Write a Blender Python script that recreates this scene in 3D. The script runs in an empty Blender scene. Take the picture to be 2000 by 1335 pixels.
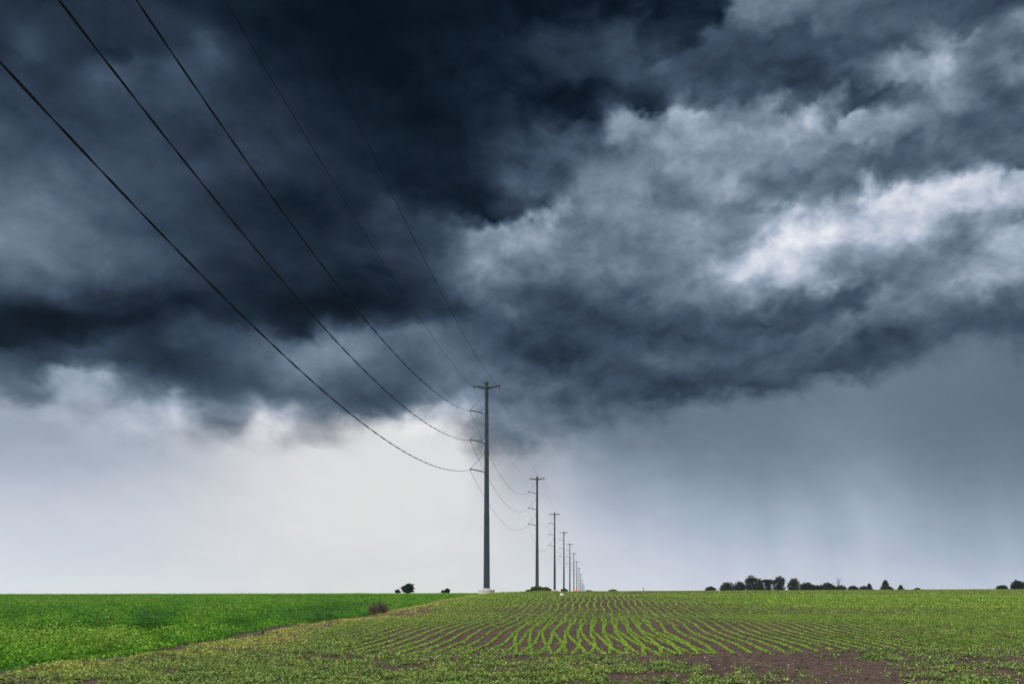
import bpy, math, random
import numpy as np
from mathutils import Vector, Matrix

random.seed(7)
rng = np.random.default_rng(11)
sc = bpy.context.scene
COL = sc.collection
F = 1740.0            # focal length in pixels of a 2000 px wide picture
EYE = 1.6             # camera height, metres
HY, CX = 1155.0, 1000.0
K = 100.0 / F         # metres per pixel at 100 m


# ------------------------------------------------------------------ helpers
def tag(o, label=None, cat=None, group=None, kind=None):
    if label: o['label'] = label
    if cat: o['category'] = cat
    if group: o['group'] = group
    if kind: o['kind'] = kind
    return o


def link(name, me, mat=None, parent=None):
    o = bpy.data.objects.new(name, me)
    COL.objects.link(o)
    if mat is not None and me is not None:
        me.materials.append(mat)
    if parent is not None:
        o.parent = parent
    return o


def empty(name, loc, rz=0.0):
    o = bpy.data.objects.new(name, None)
    COL.objects.link(o)
    o.location = loc
    o.rotation_euler = (0, 0, rz)
    o.empty_display_size = 0.2
    return o


def copy_tree(o, parent=None):
    c = o.copy()
    COL.objects.link(c)
    if parent is not None:
        c.parent = parent
    for ch in list(o.children):
        copy_tree(ch, c)
    return c


def np_mesh(name, V, Fq, attrs=None, smooth=False):
    """V (n,3) and faces (m,3) or (m,4) as numpy arrays -> mesh."""
    me = bpy.data.meshes.new(name)
    V = np.ascontiguousarray(V, dtype=np.float32)
    Fq = np.ascontiguousarray(Fq, dtype=np.int32)
    n, m, k = len(V), len(Fq), Fq.shape[1]
    me.vertices.add(n)
    me.vertices.foreach_set('co', V.ravel())
    me.loops.add(m * k)
    me.loops.foreach_set('vertex_index', Fq.ravel())
    me.polygons.add(m)
    me.polygons.foreach_set('loop_start', np.arange(0, m * k, k, dtype=np.int32))
    if smooth:
        me.polygons.foreach_set('use_smooth', np.ones(m, dtype=bool))
    for an, av in (attrs or {}).items():
        a = me.attributes.new(an, 'FLOAT', 'POINT')
        a.data.foreach_set('value', np.ascontiguousarray(av, dtype=np.float32))
    me.update(calc_edges=True)
    return me


class MB:
    """collects simple solids into one mesh"""
    def __init__(self):
        self.v, self.f = [], []

    def tube(self, pts, radii, seg=8, cap=True):
        pts = [Vector(p) for p in pts]
        if not hasattr(radii, '__len__'):
            radii = [radii] * len(pts)
        base = len(self.v)
        for i, p in enumerate(pts):
            d = (pts[min(i + 1, len(pts) - 1)] - pts[max(i - 1, 0)]).normalized()
            up = Vector((0, 0, 1)) if abs(d.z) < 0.95 else Vector((1, 0, 0))
            a = d.cross(up).normalized()
            b = a.cross(d).normalized()
            for s in range(seg):
                t = 2 * math.pi * s / seg
                self.v.append(p + a * (math.cos(t) * radii[i]) + b * (math.sin(t) * radii[i]))
        for i in range(len(pts) - 1):
            for s in range(seg):
                s2 = (s + 1) % seg
                self.f.append((base + i * seg + s, base + i * seg + s2,
                               base + (i + 1) * seg + s2, base + (i + 1) * seg + s))
        if cap:
            self.f.append(tuple(base + s for s in reversed(range(seg))))
            self.f.append(tuple(base + (len(pts) - 1) * seg + s for s in range(seg)))
        return self

    def lathe(self, prof, seg=16, off=(0, 0)):
        base = len(self.v)
        for (r, z) in prof:
            for s in range(seg):
                t = 2 * math.pi * (s + 0.5) / seg
                self.v.append(Vector((off[0] + r * math.cos(t), off[1] + r * math.sin(t), z)))
        for i in range(len(prof) - 1):
            for s in range(seg):
                s2 = (s + 1) % seg
                self.f.append((base + i * seg + s, base + i * seg + s2,
                               base + (i + 1) * seg + s2, base + (i + 1) * seg + s))
        self.f.append(tuple(base + s for s in reversed(range(seg))))
        self.f.append(tuple(base + (len(prof) - 1) * seg + s for s in range(seg)))
        return self

    def build(self, name, mat, parent=None, smooth=False):
        me = bpy.data.meshes.new(name)
        me.from_pydata([tuple(p) for p in self.v], [], self.f)
        if smooth:
            for p in me.polygons:
                p.use_smooth = True
        me.update()
        return link(name, me, mat, parent)


# ------------------------------------------------------------------ terrain
def smooth(a, b, x):
    t = np.clip((x - a) / (b - a), 0, 1)
    return t * t * (3 - 2 * t)


PC_Y = [-50, 0, 10, 16, 20, 30, 36, 42, 47, 53, 60, 70, 80, 120, 250, 420, 600, 720, 820, 920, 1020, 1120, 1220, 1600]
PC_P = [1.6, 1.6, 1.55, 1.46, 1.38, 1.2, 1.1, 1.03, .86, .64, .47, .33, .25, .13, .05, -.12, -.2, 3.9, 6.9, 10.4, 15, 18.5, 21.3, 34]
PL_Y = [-50, 0, 20, 40, 60, 85, 110, 200, 350, 480, 600, 750, 1000, 1600]
PL_P = [1.6, 1.6, 1.45, 1.22, 1.02, .84, .72, .64, .74, 1.2, 2.2, 5, 12, 34]
XB_Y = [-50, 0, 20, 32, 41, 59, 85, 110, 130, 200, 400, 1600]
XB_X = [-16, -12, -8.7, -8.1, -7.1, -5.8, -4.9, -4.4, -3.5, 1.0, 20, 130]


def bumps(x, y):
    return (0.5 * np.sin(x * .31 + 1.3 * np.sin(y * .17)) + 0.5 * np.sin(y * .43 + .7 * np.sin(x * .29 + 2)) )


def boundary(y):
    return np.interp(y, XB_Y, XB_X) + .25 * np.sin(y * .35) + .15 * np.sin(y * 1.3)


def drop(x, y):
    """how far the ground lies below the camera's eye"""
    x = np.asarray(x, float); y = np.asarray(y, float)
    pc = np.interp(y, PC_Y, PC_P) - .0052 * np.clip(x - 12, 0, 260) * smooth(60, 300, y)
    pl = np.interp(y, PL_Y, PL_P) + .0020 * np.clip(-x - 5, 0, 200)
    w = .022 * np.clip(y, 0, 150) + 1.2
    s = smooth(-w * .6, w, x - np.interp(y, XB_Y, XB_X))
    p = pl + (pc - pl) * s
    far = np.clip(np.hypot(x, y) / 40, .25, 1.4)
    # low grassy hump around the second pole's foot
    p = p - .42 * np.exp(-((x - 7.2) / 3.0) ** 2 - ((y - 205) / 22) ** 2)
    return p - .035 * bumps(x, y) * far


def gz(x, y):
    return EYE - drop(x, y)


# ------------------------------------------------------------------ materials
def newmat(name):
    m = bpy.data.materials.new(name)
    m.use_nodes = True
    nt = m.node_tree
    nt.nodes.clear()
    return m, nt, nt.nodes, nt.links


def simple_mat(name, col, rough=.6, metal=0.0, var=.25, scale=6.0, bump=0.0, spec=.5):
    m, nt, N, L = newmat(name)
    out = N.new('ShaderNodeOutputMaterial')
    bs = N.new('ShaderNodeBsdfPrincipled')
    bs.inputs['Roughness'].default_value = rough
    bs.inputs['Metallic'].default_value = metal
    bs.inputs['Specular IOR Level'].default_value = spec
    tc = N.new('ShaderNodeTexCoord')
    nz = N.new('ShaderNodeTexNoise')
    nz.inputs['Scale'].default_value = scale
    nz.inputs['Detail'].default_value = 6
    L.new(tc.outputs['Object'], nz.inputs['Vector'])
    rp = N.new('ShaderNodeValToRGB')
    rp.color_ramp.elements[0].position = .3
    rp.color_ramp.elements[1].position = .7
    rp.color_ramp.elements[0].color = (*[c * (1 - var) for c in col], 1)
    rp.color_ramp.elements[1].color = (*[min(1, c * (1 + var)) for c in col], 1)
    L.new(nz.outputs['Fac'], rp.inputs['Fac'])
    L.new(rp.outputs['Color'], bs.inputs['Base Color'])
    if bump:
        b = N.new('ShaderNodeBump')
        b.inputs['Strength'].default_value = bump
        b.inputs['Distance'].default_value = .05
        L.new(nz.outputs['Fac'], b.inputs['Height'])
        L.new(b.outputs['Normal'], bs.inputs['Normal'])
    L.new(bs.outputs['BSDF'], out.inputs['Surface'])
    return m


def leaf_mat(name, cols, transl=.35, rough=.55, spec=.25):
    """cols: colours along the mesh attribute 'hue' (0..1); every leaf also differs a little"""
    m, nt, N, L = newmat(name)
    out = N.new('ShaderNodeOutputMaterial')
    at = N.new('ShaderNodeAttribute'); at.attribute_name = 'hue'
    geo = N.new('ShaderNodeNewGeometry')
    rp = N.new('ShaderNodeValToRGB')
    el = rp.color_ramp.elements
    el[0].position = 0; el[0].color = (*cols[0], 1)
    el[1].position = 1; el[1].color = (*cols[-1], 1)
    for i, c in enumerate(cols[1:-1]):
        e = el.new((i + 1) / (len(cols) - 1)); e.color = (*c, 1)
    ad = N.new('ShaderNodeMath'); ad.operation = 'MULTIPLY_ADD'
    L.new(geo.outputs['Random Per Island'], ad.inputs[0])
    ad.inputs[1].default_value = .22
    L.new(at.outputs['Fac'], ad.inputs[2])
    L.new(ad.outputs[0], rp.inputs['Fac'])
    hs = N.new('ShaderNodeHueSaturation')
    vm = N.new('ShaderNodeMath'); vm.operation = 'MULTIPLY_ADD'
    L.new(geo.outputs['Random Per Island'], vm.inputs[0])
    vm.inputs[1].default_value = .7; vm.inputs[2].default_value = .65
    L.new(vm.outputs[0], hs.inputs['Value'])
    L.new(rp.outputs['Color'], hs.inputs['Color'])
    bs = N.new('ShaderNodeBsdfPrincipled')
    bs.inputs['Roughness'].default_value = rough
    bs.inputs['Specular IOR Level'].default_value = spec
    L.new(hs.outputs['Color'], bs.inputs['Base Color'])
    tr = N.new('ShaderNodeBsdfTranslucent')
    L.new(hs.outputs['Color'], tr.inputs['Color'])
    mx = N.new('ShaderNodeMixShader'); mx.inputs[0].default_value = transl
    L.new(bs.outputs['BSDF'], mx.inputs[1])
    L.new(tr.outputs['BSDF'], mx.inputs[2])
    L.new(mx.outputs[0], out.inputs['Surface'])
    return m


def ground_mat():
    m, nt, N, L = newmat('field_soil')
    out = N.new('ShaderNodeOutputMaterial')
    bs = N.new('ShaderNodeBsdfPrincipled')
    bs.inputs['Roughness'].default_value = .95
    bs.inputs['Specular IOR Level'].default_value = .1
    tc = N.new('ShaderNodeTexCoord')

    def noise(scale, detail=8, rough=.6):
        n = N.new('ShaderNodeTexNoise')
        n.inputs['Scale'].default_value = scale
        n.inputs['Detail'].default_value = detail
        n.inputs['Roughness'].default_value = rough
        L.new(tc.outputs['Object'], n.inputs['Vector'])
        return n
    n1, n2, n3 = noise(.45), noise(7, 10, .7), noise(28, 4, .6)
    r1 = N.new('ShaderNodeValToRGB')
    r1.color_ramp.elements[0].position = .35; r1.color_ramp.elements[0].color = (.036, .0245, .020, 1)
    r1.color_ramp.elements[1].position = .68; r1.color_ramp.elements[1].color = (.138, .10, .079, 1)
    L.new(n2.outputs['Fac'], r1.inputs['Fac'])
    # broad dry / moist patches
    r2 = N.new('ShaderNodeValToRGB')
    r2.color_ramp.elements[0].position = .35; r2.color_ramp.elements[0].color = (.75, .72, .78, 1)
    r2.color_ramp.elements[1].position = .7; r2.color_ramp.elements[1].color = (1.15, 1.08, 1.05, 1)
    L.new(n1.outputs['Fac'], r2.inputs['Fac'])
    mu = N.new('ShaderNodeMix'); mu.data_type = 'RGBA'; mu.blend_type = 'MULTIPLY'; mu.inputs[0].default_value = 1
    L.new(r1.outputs['Color'], mu.inputs[6]); L.new(r2.outputs['Color'], mu.inputs[7])
    # low green growth
    ga = N.new('ShaderNodeAttribute'); ga.attribute_name = 'cover'
    ca = N.new('ShaderNodeAttribute'); ca.attribute_name = 'crop'
    gr = N.new('ShaderNodeValToRGB')
    gr.color_ramp.elements[0].position = .3; gr.color_ramp.elements[0].color = (.055, .085, .016, 1)
    gr.color_ramp.elements[1].position = .7; gr.color_ramp.elements[1].color = (.125, .165, .035, 1)
    L.new(n3.outputs['Fac'], gr.inputs['Fac'])
    sm = N.new('ShaderNodeMath'); sm.operation = 'ADD'
    L.new(n2.outputs['Fac'], sm.inputs[0]); L.new(ga.outputs['Fac'], sm.inputs[1])
    mr = N.new('ShaderNodeMapRange'); mr.inputs[1].default_value = .9; mr.inputs[2].default_value = 1.15
    L.new(sm.outputs[0], mr.inputs[0])
    mg = N.new('ShaderNodeMix'); mg.data_type = 'RGBA'
    L.new(mr.outputs[0], mg.inputs[0]); L.new(mu.outputs[2], mg.inputs[6]); L.new(gr.outputs['Color'], mg.inputs[7])
    cr = N.new('ShaderNodeValToRGB')
    cr.color_ramp.elements[0].position = .3; cr.color_ramp.elements[0].color = (.012, .045, .006, 1)
    cr.color_ramp.elements[1].position = .7; cr.color_ramp.elements[1].color = (.03, .1, .014, 1)
    L.new(n3.outputs['Fac'], cr.inputs['Fac'])
    mc = N.new('ShaderNodeMix'); mc.data_type = 'RGBA'
    L.new(ca.outputs['Fac'], mc.inputs[0]); L.new(mg.outputs[2], mc.inputs[6]); L.new(cr.outputs['Color'], mc.inputs[7])
    L.new(mc.outputs[2], bs.inputs['Base Color'])
    b = N.new('ShaderNodeBump'); b.inputs['Strength'].default_value = .9; b.inputs['Distance'].default_value = .06
    L.new(n2.outputs['Fac'], b.inputs['Height'])
    L.new(b.outputs['Normal'], bs.inputs['Normal'])
    L.new(bs.outputs['BSDF'], out.inputs['Surface'])
    return m


M_soil = ground_mat()
M_row = leaf_mat('row_leaf', [(.12, .24, .028), (.22, .38, .045), (.33, .46, .07)], .3, .6, .12)
M_weed = leaf_mat('weed_leaf', [(.042, .084, .025), (.105, .178, .046), (.18, .262, .062), (.28, .34, .07), (.40, .40, .10)], .25, .6, .12)
M_crop = leaf_mat('crop_leaf', [(.012, .042, .004), (.05, .17, .010), (.125, .31, .022), (.2, .31, .045)], .25, .6, .1)
M_tree = leaf_mat('tree_leaf', [(.006, .016, .010), (.013, .034, .017), (.028, .062, .022), (.05, .09, .03)], .15, .8, .1)
M_bush = leaf_mat('bush_leaf', [(.035, .09, .018), (.07, .15, .025), (.12, .2, .035)], .3)
M_greytree = leaf_mat('grey_leaf', [(.11, .12, .13), (.16, .17, .18)], .3)
M_bark = simple_mat('bark', (.035, .03, .026), .9, 0, .3, 8, .4)
M_steel = simple_mat('pole_steel', (.062, .085, .102), .3, .92, .22, 1.2, 0)
M_arm = simple_mat('arm_steel', (.035, .043, .047), .55, .4, .2, 4)
M_poly = simple_mat('insulator', (.06, .068, .075), .45, 0, .2, 9)
M_band = simple_mat('galvanised', (.3, .31, .32), .45, .6, .2, 9)
M_conc = simple_mat('footing_concrete', (.47, .46, .43), .85, 0, .18, 5, .3)
M_wire = simple_mat('wire_dark', (.006, .006, .007), .8, 0, .15, 3, 0, .1)
M_dry = leaf_mat('dry_stalk', [(.10, .066, .055), (.19, .125, .105), (.34, .25, .19)], .1, .8)
M_white = simple_mat('pale_stone', (.7, .69, .65), .8, 0, .1, 12, .3)
M_dark = simple_mat('dark_wood', (.012, .010, .009), .85, 0, .3, 20, .3)
M_red = simple_mat('red_orange_plastic', (.62, .12, .07), .55, 0, .15, 3)

# ------------------------------------------------------------------ authoring table of plant cover (screen layout of the real field)
GX = np.arange(0, 2001, 200)
GY = np.array([1153, 1165, 1180, 1195, 1210, 1230, 1250, 1270, 1290, 1310, 1335])
GW = np.array([
    [.8, .8, .8, .8, .8, .8, .50, .60, .85, .85, .85],
    [.8, .8, .8, .8, .8, .8, .30, .50, .80, .85, .85],
    [.8, .8, .8, .8, .85, .75, .15, .50, .80, .85, .80],
    [.8, .8, .8, .8, .85, .85, .50, .55, .70, .80, .75],
    [.8, .8, .8, .8, .75, .75, .70, .20, .30, .55, .65],
    [.6, .6, .6, .22, .06, .03, .00, .00, .06, .28, .45],
    [.6, .6, .55, .18, .04, .00, .00, .00, .06, .25, .45],
    [.6, .7, .62, .36, .26, .24, .20, .00, .26, .42, .52],
    [.7, .7, .70, .64, .60, .62, .58, .05, .08, .42, .54],
    [.6, .7, .68, .64, .62, .62, .58, .38, .12, .26, .46],
    [.2, .6, .65, .62, .6, .58, .52, .30, .10, .22, .44]])


def screen(x, y):
    yy = np.maximum(y, 1.0)
    return CX + F * x / yy, HY + F * drop(x, y) / yy


def cover(x, y):
    px, py = screen(x, y)
    fx = np.clip(px / 200, 0, 9.999); ix = fx.astype(int); fx = fx - ix
    fy = np.interp(py, GY, np.arange(len(GY))); iy = np.clip(fy.astype(int), 0, len(GY) - 2); fy = fy - iy
    a = GW[iy, ix] * (1 - fx) + GW[iy, ix + 1] * fx
    b = GW[iy + 1, ix] * (1 - fx) + GW[iy + 1, ix + 1] * fx
    return a * (1 - fy) + b * fy


def vnoise(x, y, s):
    """cheap smooth value noise 0..1"""
    x = x / s; y = y / s
    xi = np.floor(x).astype(np.int64); yi = np.floor(y).astype(np.int64)
    fx = x - xi; fy = y - yi
    fx = fx * fx * (3 - 2 * fx); fy = fy * fy * (3 - 2 * fy)

    def h(a, b):
        n = (a * 374761393 + b * 668265263) & 0x7fffffff
        n = ((n ^ (n >> 13)) * 1274126177) & 0x7fffffff
        return ((n ^ (n >> 16)) & 0xffff) / 65535.0
    return (h(xi, yi) * (1 - fx) + h(xi + 1, yi) * fx) * (1 - fy) + (h(xi, yi + 1) * (1 - fx) + h(xi + 1, yi + 1) * fx) * fy


# ------------------------------------------------------------------ the ground
th = np.concatenate([np.arange(-180, -42, 3), np.arange(-42, 42, .22), np.arange(42, 180, 3)]) * math.pi / 180
rr = np.concatenate([[.0], np.exp(np.linspace(math.log(2.0), math.log(1280), 330))])
nT, nR = len(th), len(rr)
TT, RR = np.meshgrid(th, rr)
gx, gy = RR * np.sin(TT), RR * np.cos(TT)
V = np.stack([gx.ravel(), gy.ravel(), gz(gx, gy).ravel()], 1)
near = np.clip((60 - RR.ravel()) / 40, 0, 1)
V[:, 2] += near * (.035 * (vnoise(V[:, 0], V[:, 1], .35) - .5) + .02 * (vnoise(V[:, 0] + 9, V[:, 1], .14) - .5))
i = np.arange(nR - 1)[:, None]; j = np.arange(nT)[None, :]
j2 = (j + 1) % nT
Fq = np.stack([i * nT + j, i * nT + j2, (i + 1) * nT + j2, (i + 1) * nT + j], -1).reshape(-1, 4)[:, ::-1]
dB = V[:, 0] - boundary(V[:, 1])
crop_a = smooth(.1, -.5, dB + .5 * (vnoise(V[:, 0], V[:, 1], .6) - .5))
crop_a = crop_a * smooth(14, 20, V[:, 1] + .25 * V[:, 0] + 9)
cov_a = np.where(V[:, 1] > 3, cover(V[:, 0], np.maximum(V[:, 1], 3)), .5)
cov_a = np.clip(cov_a * .62 + .35 * (vnoise(V[:, 0], V[:, 1], 1.7) - .5), 0, 1) * smooth(25, 60, V[:, 1]) \
    + .32 * cov_a * smooth(60, 25, V[:, 1])
me = np_mesh('field_ground', V, Fq, {'crop': crop_a, 'cover': cov_a}, smooth=True)
ground = tag(link('field_ground', me, M_soil), kind='structure')


# ------------------------------------------------------------------ leaves
def leaves(P, n_leaf, size, height, spread, hue, rngl=rng, up=.55, wid=.45):
    """little plants at P (n,3): each n_leaf folded leaf blades. size, height, spread, hue per plant."""
    n = len(P)
    Pn = np.repeat(P, n_leaf, 0)
    sz = np.repeat(size, n_leaf) * rngl.uniform(.6, 1.25, n * n_leaf)
    hh = np.repeat(height, n_leaf) * rngl.uniform(.1, 1.0, n * n_leaf)
    sp = np.repeat(spread, n_leaf)
    hu = np.repeat(hue, n_leaf) + rngl.normal(0, .07, n * n_leaf)
    az = rngl.uniform(0, 2 * math.pi, n * n_leaf)
    el = rngl.normal(up, .45, n * n_leaf)
    d = np.stack([np.cos(az) * np.cos(el), np.sin(az) * np.cos(el), np.sin(el)], 1)
    side = np.stack([-np.sin(az), np.cos(az), rngl.normal(0, .35, n * n_leaf)], 1)
    C = Pn.copy()
    rad = sp * np.sqrt(rngl.uniform(0, 1, n * n_leaf)); a2 = rngl.uniform(0, 2 * math.pi, n * n_leaf)
    C[:, 0] += rad * np.cos(a2); C[:, 1] += rad * np.sin(a2); C[:, 2] += hh
    w = (sz * wid)[:, None]; l = sz[:, None]
    v0 = C - d * l * .5
    v1 = C + side * w * .5 + d * l * .05
    v2 = C + d * l * .5 - np.array([0, 0, .15]) * l
    v3 = C - side * w * .5 + d * l * .05
    Vv = np.stack([v0, v1, v2, v3], 1).reshape(-1, 3)
    Ff = np.arange(n * n_leaf * 4).reshape(-1, 4)
    return Vv, Ff, np.repeat(np.clip(hu, 0, 1), 4)


def join(parts):
    Vs, Fs, Hs, off = [], [], [], 0
    for v, f, h in parts:
        Vs.append(v); Fs.append(f + off); Hs.append(h); off += len(v)
    return np.concatenate(Vs), np.concatenate(Fs), np.concatenate(Hs)


def ground_pts(x, y):
    return np.stack([x, y, gz(x, y)], 1)


# --- sown rows of young plants
SP = .39
HDG = .096


def row_plants():
    X, Y, S = [], [], []
    # straight rows, parallel with the pole line
    for i in range(-125, 195):
        y = 19.3 + rng.uniform(-.5, .5)
        y0 = y
        ph = rng.uniform(0, 6)
        while y < 92:
            st = .022 * max(1, y / 22)
            x = i * SP + 1.0 + HDG * (y - 20) + .075 * math.sin(y * .58 + 1.0 + .03 * i) + .012 * math.sin(y * 2.1 + ph)
            if abs(x) < .66 * y:
                X.append(x); Y.append(y); S.append(1.0)
            y += st * rng.uniform(.5, 1.5)
    # end rows drilled straight on, splitting off the first ones and crossing them
    for i in range(-4, 8):
        y = 18.6 + rng.uniform(-.4, .4)
        ph = rng.uniform(0, 6)
        while y < 35:
            x = i * SP + 1.0 + HDG * 14 - .085 * min(35 - y, 7.5) - .012 * max(0, 27.5 - y) + .03 * math.sin(y * .7 + ph)
            X.append(x); Y.append(y); S.append(1.0)
            y += .022 * rng.uniform(.5, 1.5)
    X, Y = np.array(X), np.array(Y)
    # the sown field stops short of the grassy strip beside the tall crop
    lim = boundary(Y) + 1.9 + 1.2 * vnoise(X, Y, 3)
    endY = 19.6 + .16 * np.clip(X - 4, 0, 12) + .8 * (vnoise(X, Y, 1.1) - .5) + .5 * np.clip(-X - 2, 0, 5)
    keep = (X > lim) & (Y > endY)
    gap = vnoise(X, Y, .45)
    keep &= gap > .12
    far_fade = smooth(92, 70, Y)
    keep &= rng.uniform(0, 1, len(X)) < far_fade * .9 + .1
    X, Y = X[keep], Y[keep]
    X = X + rng.normal(0, .012, len(X))
    n = len(X)
    pl = ground_pts(X, Y)
    hue = .35 + .35 * (vnoise(X, Y, 2.5) - .3)
    sz = rng.uniform(.042, .066, n) * (1 + .25 * smooth(25, 60, Y))
    a = Y < 46
    p1 = leaves(pl[a], 5, sz[a], np.full(a.sum(), .045), np.full(a.sum(), .026), hue[a], up=.3)
    b = ~a
    p2 = leaves(pl[b], 3, sz[b] * 1.5, np.full(b.sum(), .06), np.full(b.sum(), .035), hue[b], up=.3)
    return join([p1, p2])


v, f, h = row_plants()
o = link('seedling_rows', np_mesh('seedling_rows', v, f, {'hue': h}), M_row)
tag(o, 'rows of young green plants running away over bare brown soil, some rows crossing', 'seedlings', kind='stuff')


# --- weeds and grass on the sown side
def wedge(n, y0, y1, frac_img=.6, half=.68):
    k = int(n * frac_img)
    ya = 1 / rng.uniform(1 / y1, 1 / y0, k)
    yb = np.exp(rng.uniform(math.log(y0), math.log(y1), n - k))
    y = np.concatenate([ya, yb])
    x = y * rng.uniform(-half, half, n)
    return x, y


x, y = wedge(215000, 9.5, 330, .62)
c = cover(x, y)
ps = y / 22; yl = 22 * np.log(ps)          # patches keep their place but grow coarser with distance
near_b = x - boundary(y)
c = np.where((near_b > .7) & (near_b < 4.5) & (y > 17), np.maximum(c, .78), c)
patch = .30 * vnoise(x / ps, yl, 1.3) + .40 * vnoise(x / ps + 50, yl, .42) + .30 * vnoise(x / ps, yl + 70, .19)
dB = x - boundary(y)
keep = (dB > .25) & (rng.uniform(0, 1, len(x)) < np.clip((c - .5) * 1.8 + (patch - .5) * 3.6 + .30 + .3 * smooth(30, 55, y), 0, 1) * smooth(.02, .3, c))
# bare strip along the tall crop
strip = (dB < .35 + .6 * vnoise(x, y, 2.5)) & (y > 18)
keep &= ~(strip & (rng.uniform(0, 1, len(x)) < .85))
x, y, c, dB, ps, yl = x[keep], y[keep], c[keep], dB[keep], ps[keep], yl[keep]
px, py = screen(x, y)
yel = np.clip(1 - np.abs(dB - 1.7) / 1.5, 0, 1) * .50 * smooth(16, 24, y)
yel = np.maximum(yel, .42 * smooth(360, 40, px) * smooth(1255, 1275, py) * smooth(1335, 1300, py))
hl = .20 * smooth(1228, 1205, py) * smooth(1050, 780, px)
stripe = (np.exp(-((dB - 1.0) / .16) ** 2) + np.exp(-((dB - 1.75) / .18) ** 2)) * smooth(17, 20, y) * smooth(40, 30, y)
yel = np.maximum(yel, .62 * stripe)
hue = .06 + .26 * vnoise(x / ps, yl, .33) + .22 * vnoise(x / ps + 9, yl, .9) + .95 * yel + hl + .16 * (vnoise(x, y, 9) - .4) + .08 * smooth(30, 45, y)
near_s = rng.uniform(.04, .085, len(x)) * (1 + 1.0 * smooth(30, 120, y) + 1.6 * smooth(120, 300, y))
hgt = .045 * (1 + 1.8 * vnoise(x / ps, yl, .5)) * (1 + .8 * smooth(40, 150, y))
pl = ground_pts(x, y)
a = y < 40
v, f, h = join([leaves(pl[a], 6, near_s[a], hgt[a], np.full(a.sum(), .075), hue[a], up=.5),
                leaves(pl[~a], 3, near_s[~a] * 1.4, hgt[~a], np.full((~a).sum(), .14), hue[~a], up=.5)])
o = link('weed_cover', np_mesh('weed_cover', v, f, {'hue': h}), M_weed)
tag(o, 'patchy low weeds and yellowish grass over the near soil and far field', 'weeds', kind='stuff')

# --- straw bits and clods on the bare soil
x, y = wedge(60000, 9.5, 45, .75)
c = cover(x, y)
keep = (x > boundary(y) + .1) & (rng.uniform(0, 1, len(x)) < np.clip(.95 - c * .9, .15, 1) * (.25 + .75 * vnoise(x, y, .7)))
x, y = x[keep], y[keep]
n = len(x)
pl = ground_pts(x, y); pl[:, 2] += .004
v, f, h = leaves(pl, 1, rng.uniform(.02, .06, n), np.full(n, .012), np.full(n, .0), np.where(rng.uniform(0, 1, n) < .33, .8, .12) + rng.normal(0, .08, n), up=.25, wid=.5)
M_resid = leaf_mat('residue', [(.03, .021, .018), (.075, .052, .043), (.16, .12, .09), (.33, .27, .19)], .0, .95, .05)
o = link('soil_residue', np_mesh('soil_residue', v, f, {'hue': h}), M_resid)
tag(o, 'clods and pale straw bits scattered over the bare brown soil', 'soil litter', kind='stuff')

# --- tall dense crop on the far left
x, y = wedge(330000, 9.5, 420, .6)
dB = x - boundary(y) + .6 * (vnoise(x, y, .8) - .5)
keep = dB < -.1
px, py = screen(x, y)
# thins out into weeds towards the near corner
thin = smooth(22, 15, y + .25 * x + 9)
keep &= rng.uniform(0, 1, len(x)) > .6 * thin
x, y, dB = x[keep], y[keep], dB[keep]
px, py = screen(x, y)
cs = np.maximum(1, y / 34); cl = np.where(y < 34, y, 34 + 34 * np.log(np.maximum(y, 34) / 34))
lump = .30 * vnoise(x / cs, cl, .6) + .18 * vnoise(x / cs, cl + 13, .25) + .52 * vnoise(x / cs + 31, cl, 1.9)
keep = rng.uniform(0, 1, len(x)) < np.maximum(smooth(.26, .46, lump), .22) + .12 * smooth(40, 120, y)
x, y, dB, px, py, lump = x[keep], y[keep], dB[keep], px[keep], py[keep], lump[keep]
n = len(x)
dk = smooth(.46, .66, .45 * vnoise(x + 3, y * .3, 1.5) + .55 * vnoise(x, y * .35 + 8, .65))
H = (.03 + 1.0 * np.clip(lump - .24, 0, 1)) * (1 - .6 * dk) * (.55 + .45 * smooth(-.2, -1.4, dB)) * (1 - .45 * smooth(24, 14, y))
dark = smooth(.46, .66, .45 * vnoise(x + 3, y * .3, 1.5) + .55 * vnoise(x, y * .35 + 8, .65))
hue = 1.45 * np.clip(lump - .27, 0, 1) - .42 * dark * smooth(75, 45, y) - .06 * smooth(70, 40, y) + .22 * (vnoise(x, y, 2.2) - .5) + .22 * smooth(1238, 1278, py) + .13 * smooth(170, 40, y)  # dark patches and low lumps: shade between clumps put into the leaf colour
sz = rng.uniform(.06, .11, n) * (1 + .9 * smooth(30, 120, y) + 1.5 * smooth(120, 350, y))
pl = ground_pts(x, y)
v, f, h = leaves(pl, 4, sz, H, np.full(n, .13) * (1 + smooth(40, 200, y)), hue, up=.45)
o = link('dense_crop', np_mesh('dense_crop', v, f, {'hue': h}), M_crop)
tag(o, 'dense dark green crop filling the field left of the poles', 'crop', kind='stuff')


# ------------------------------------------------------------------ the pole line
LINE = (161.7 * K / 100, )        # sideways metres per metre ahead


def pole_xy(n):
    D = n + .2
    xx = K * (161.7 * D - 253.4)
    if n == 2: xx += .32
    if n == 3: xx += .15
    return xx, 100 * D


TOPZ = EYE + 28.05
U = 1.2 * K                         # metres per photo pixel at the first pole


def zpx(py):                        # height above the pole's own zero for a photo row at pole one
    return (1155 - py) * U + EYE


ground1 = float(gz(*pole_xy(1)))


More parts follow.
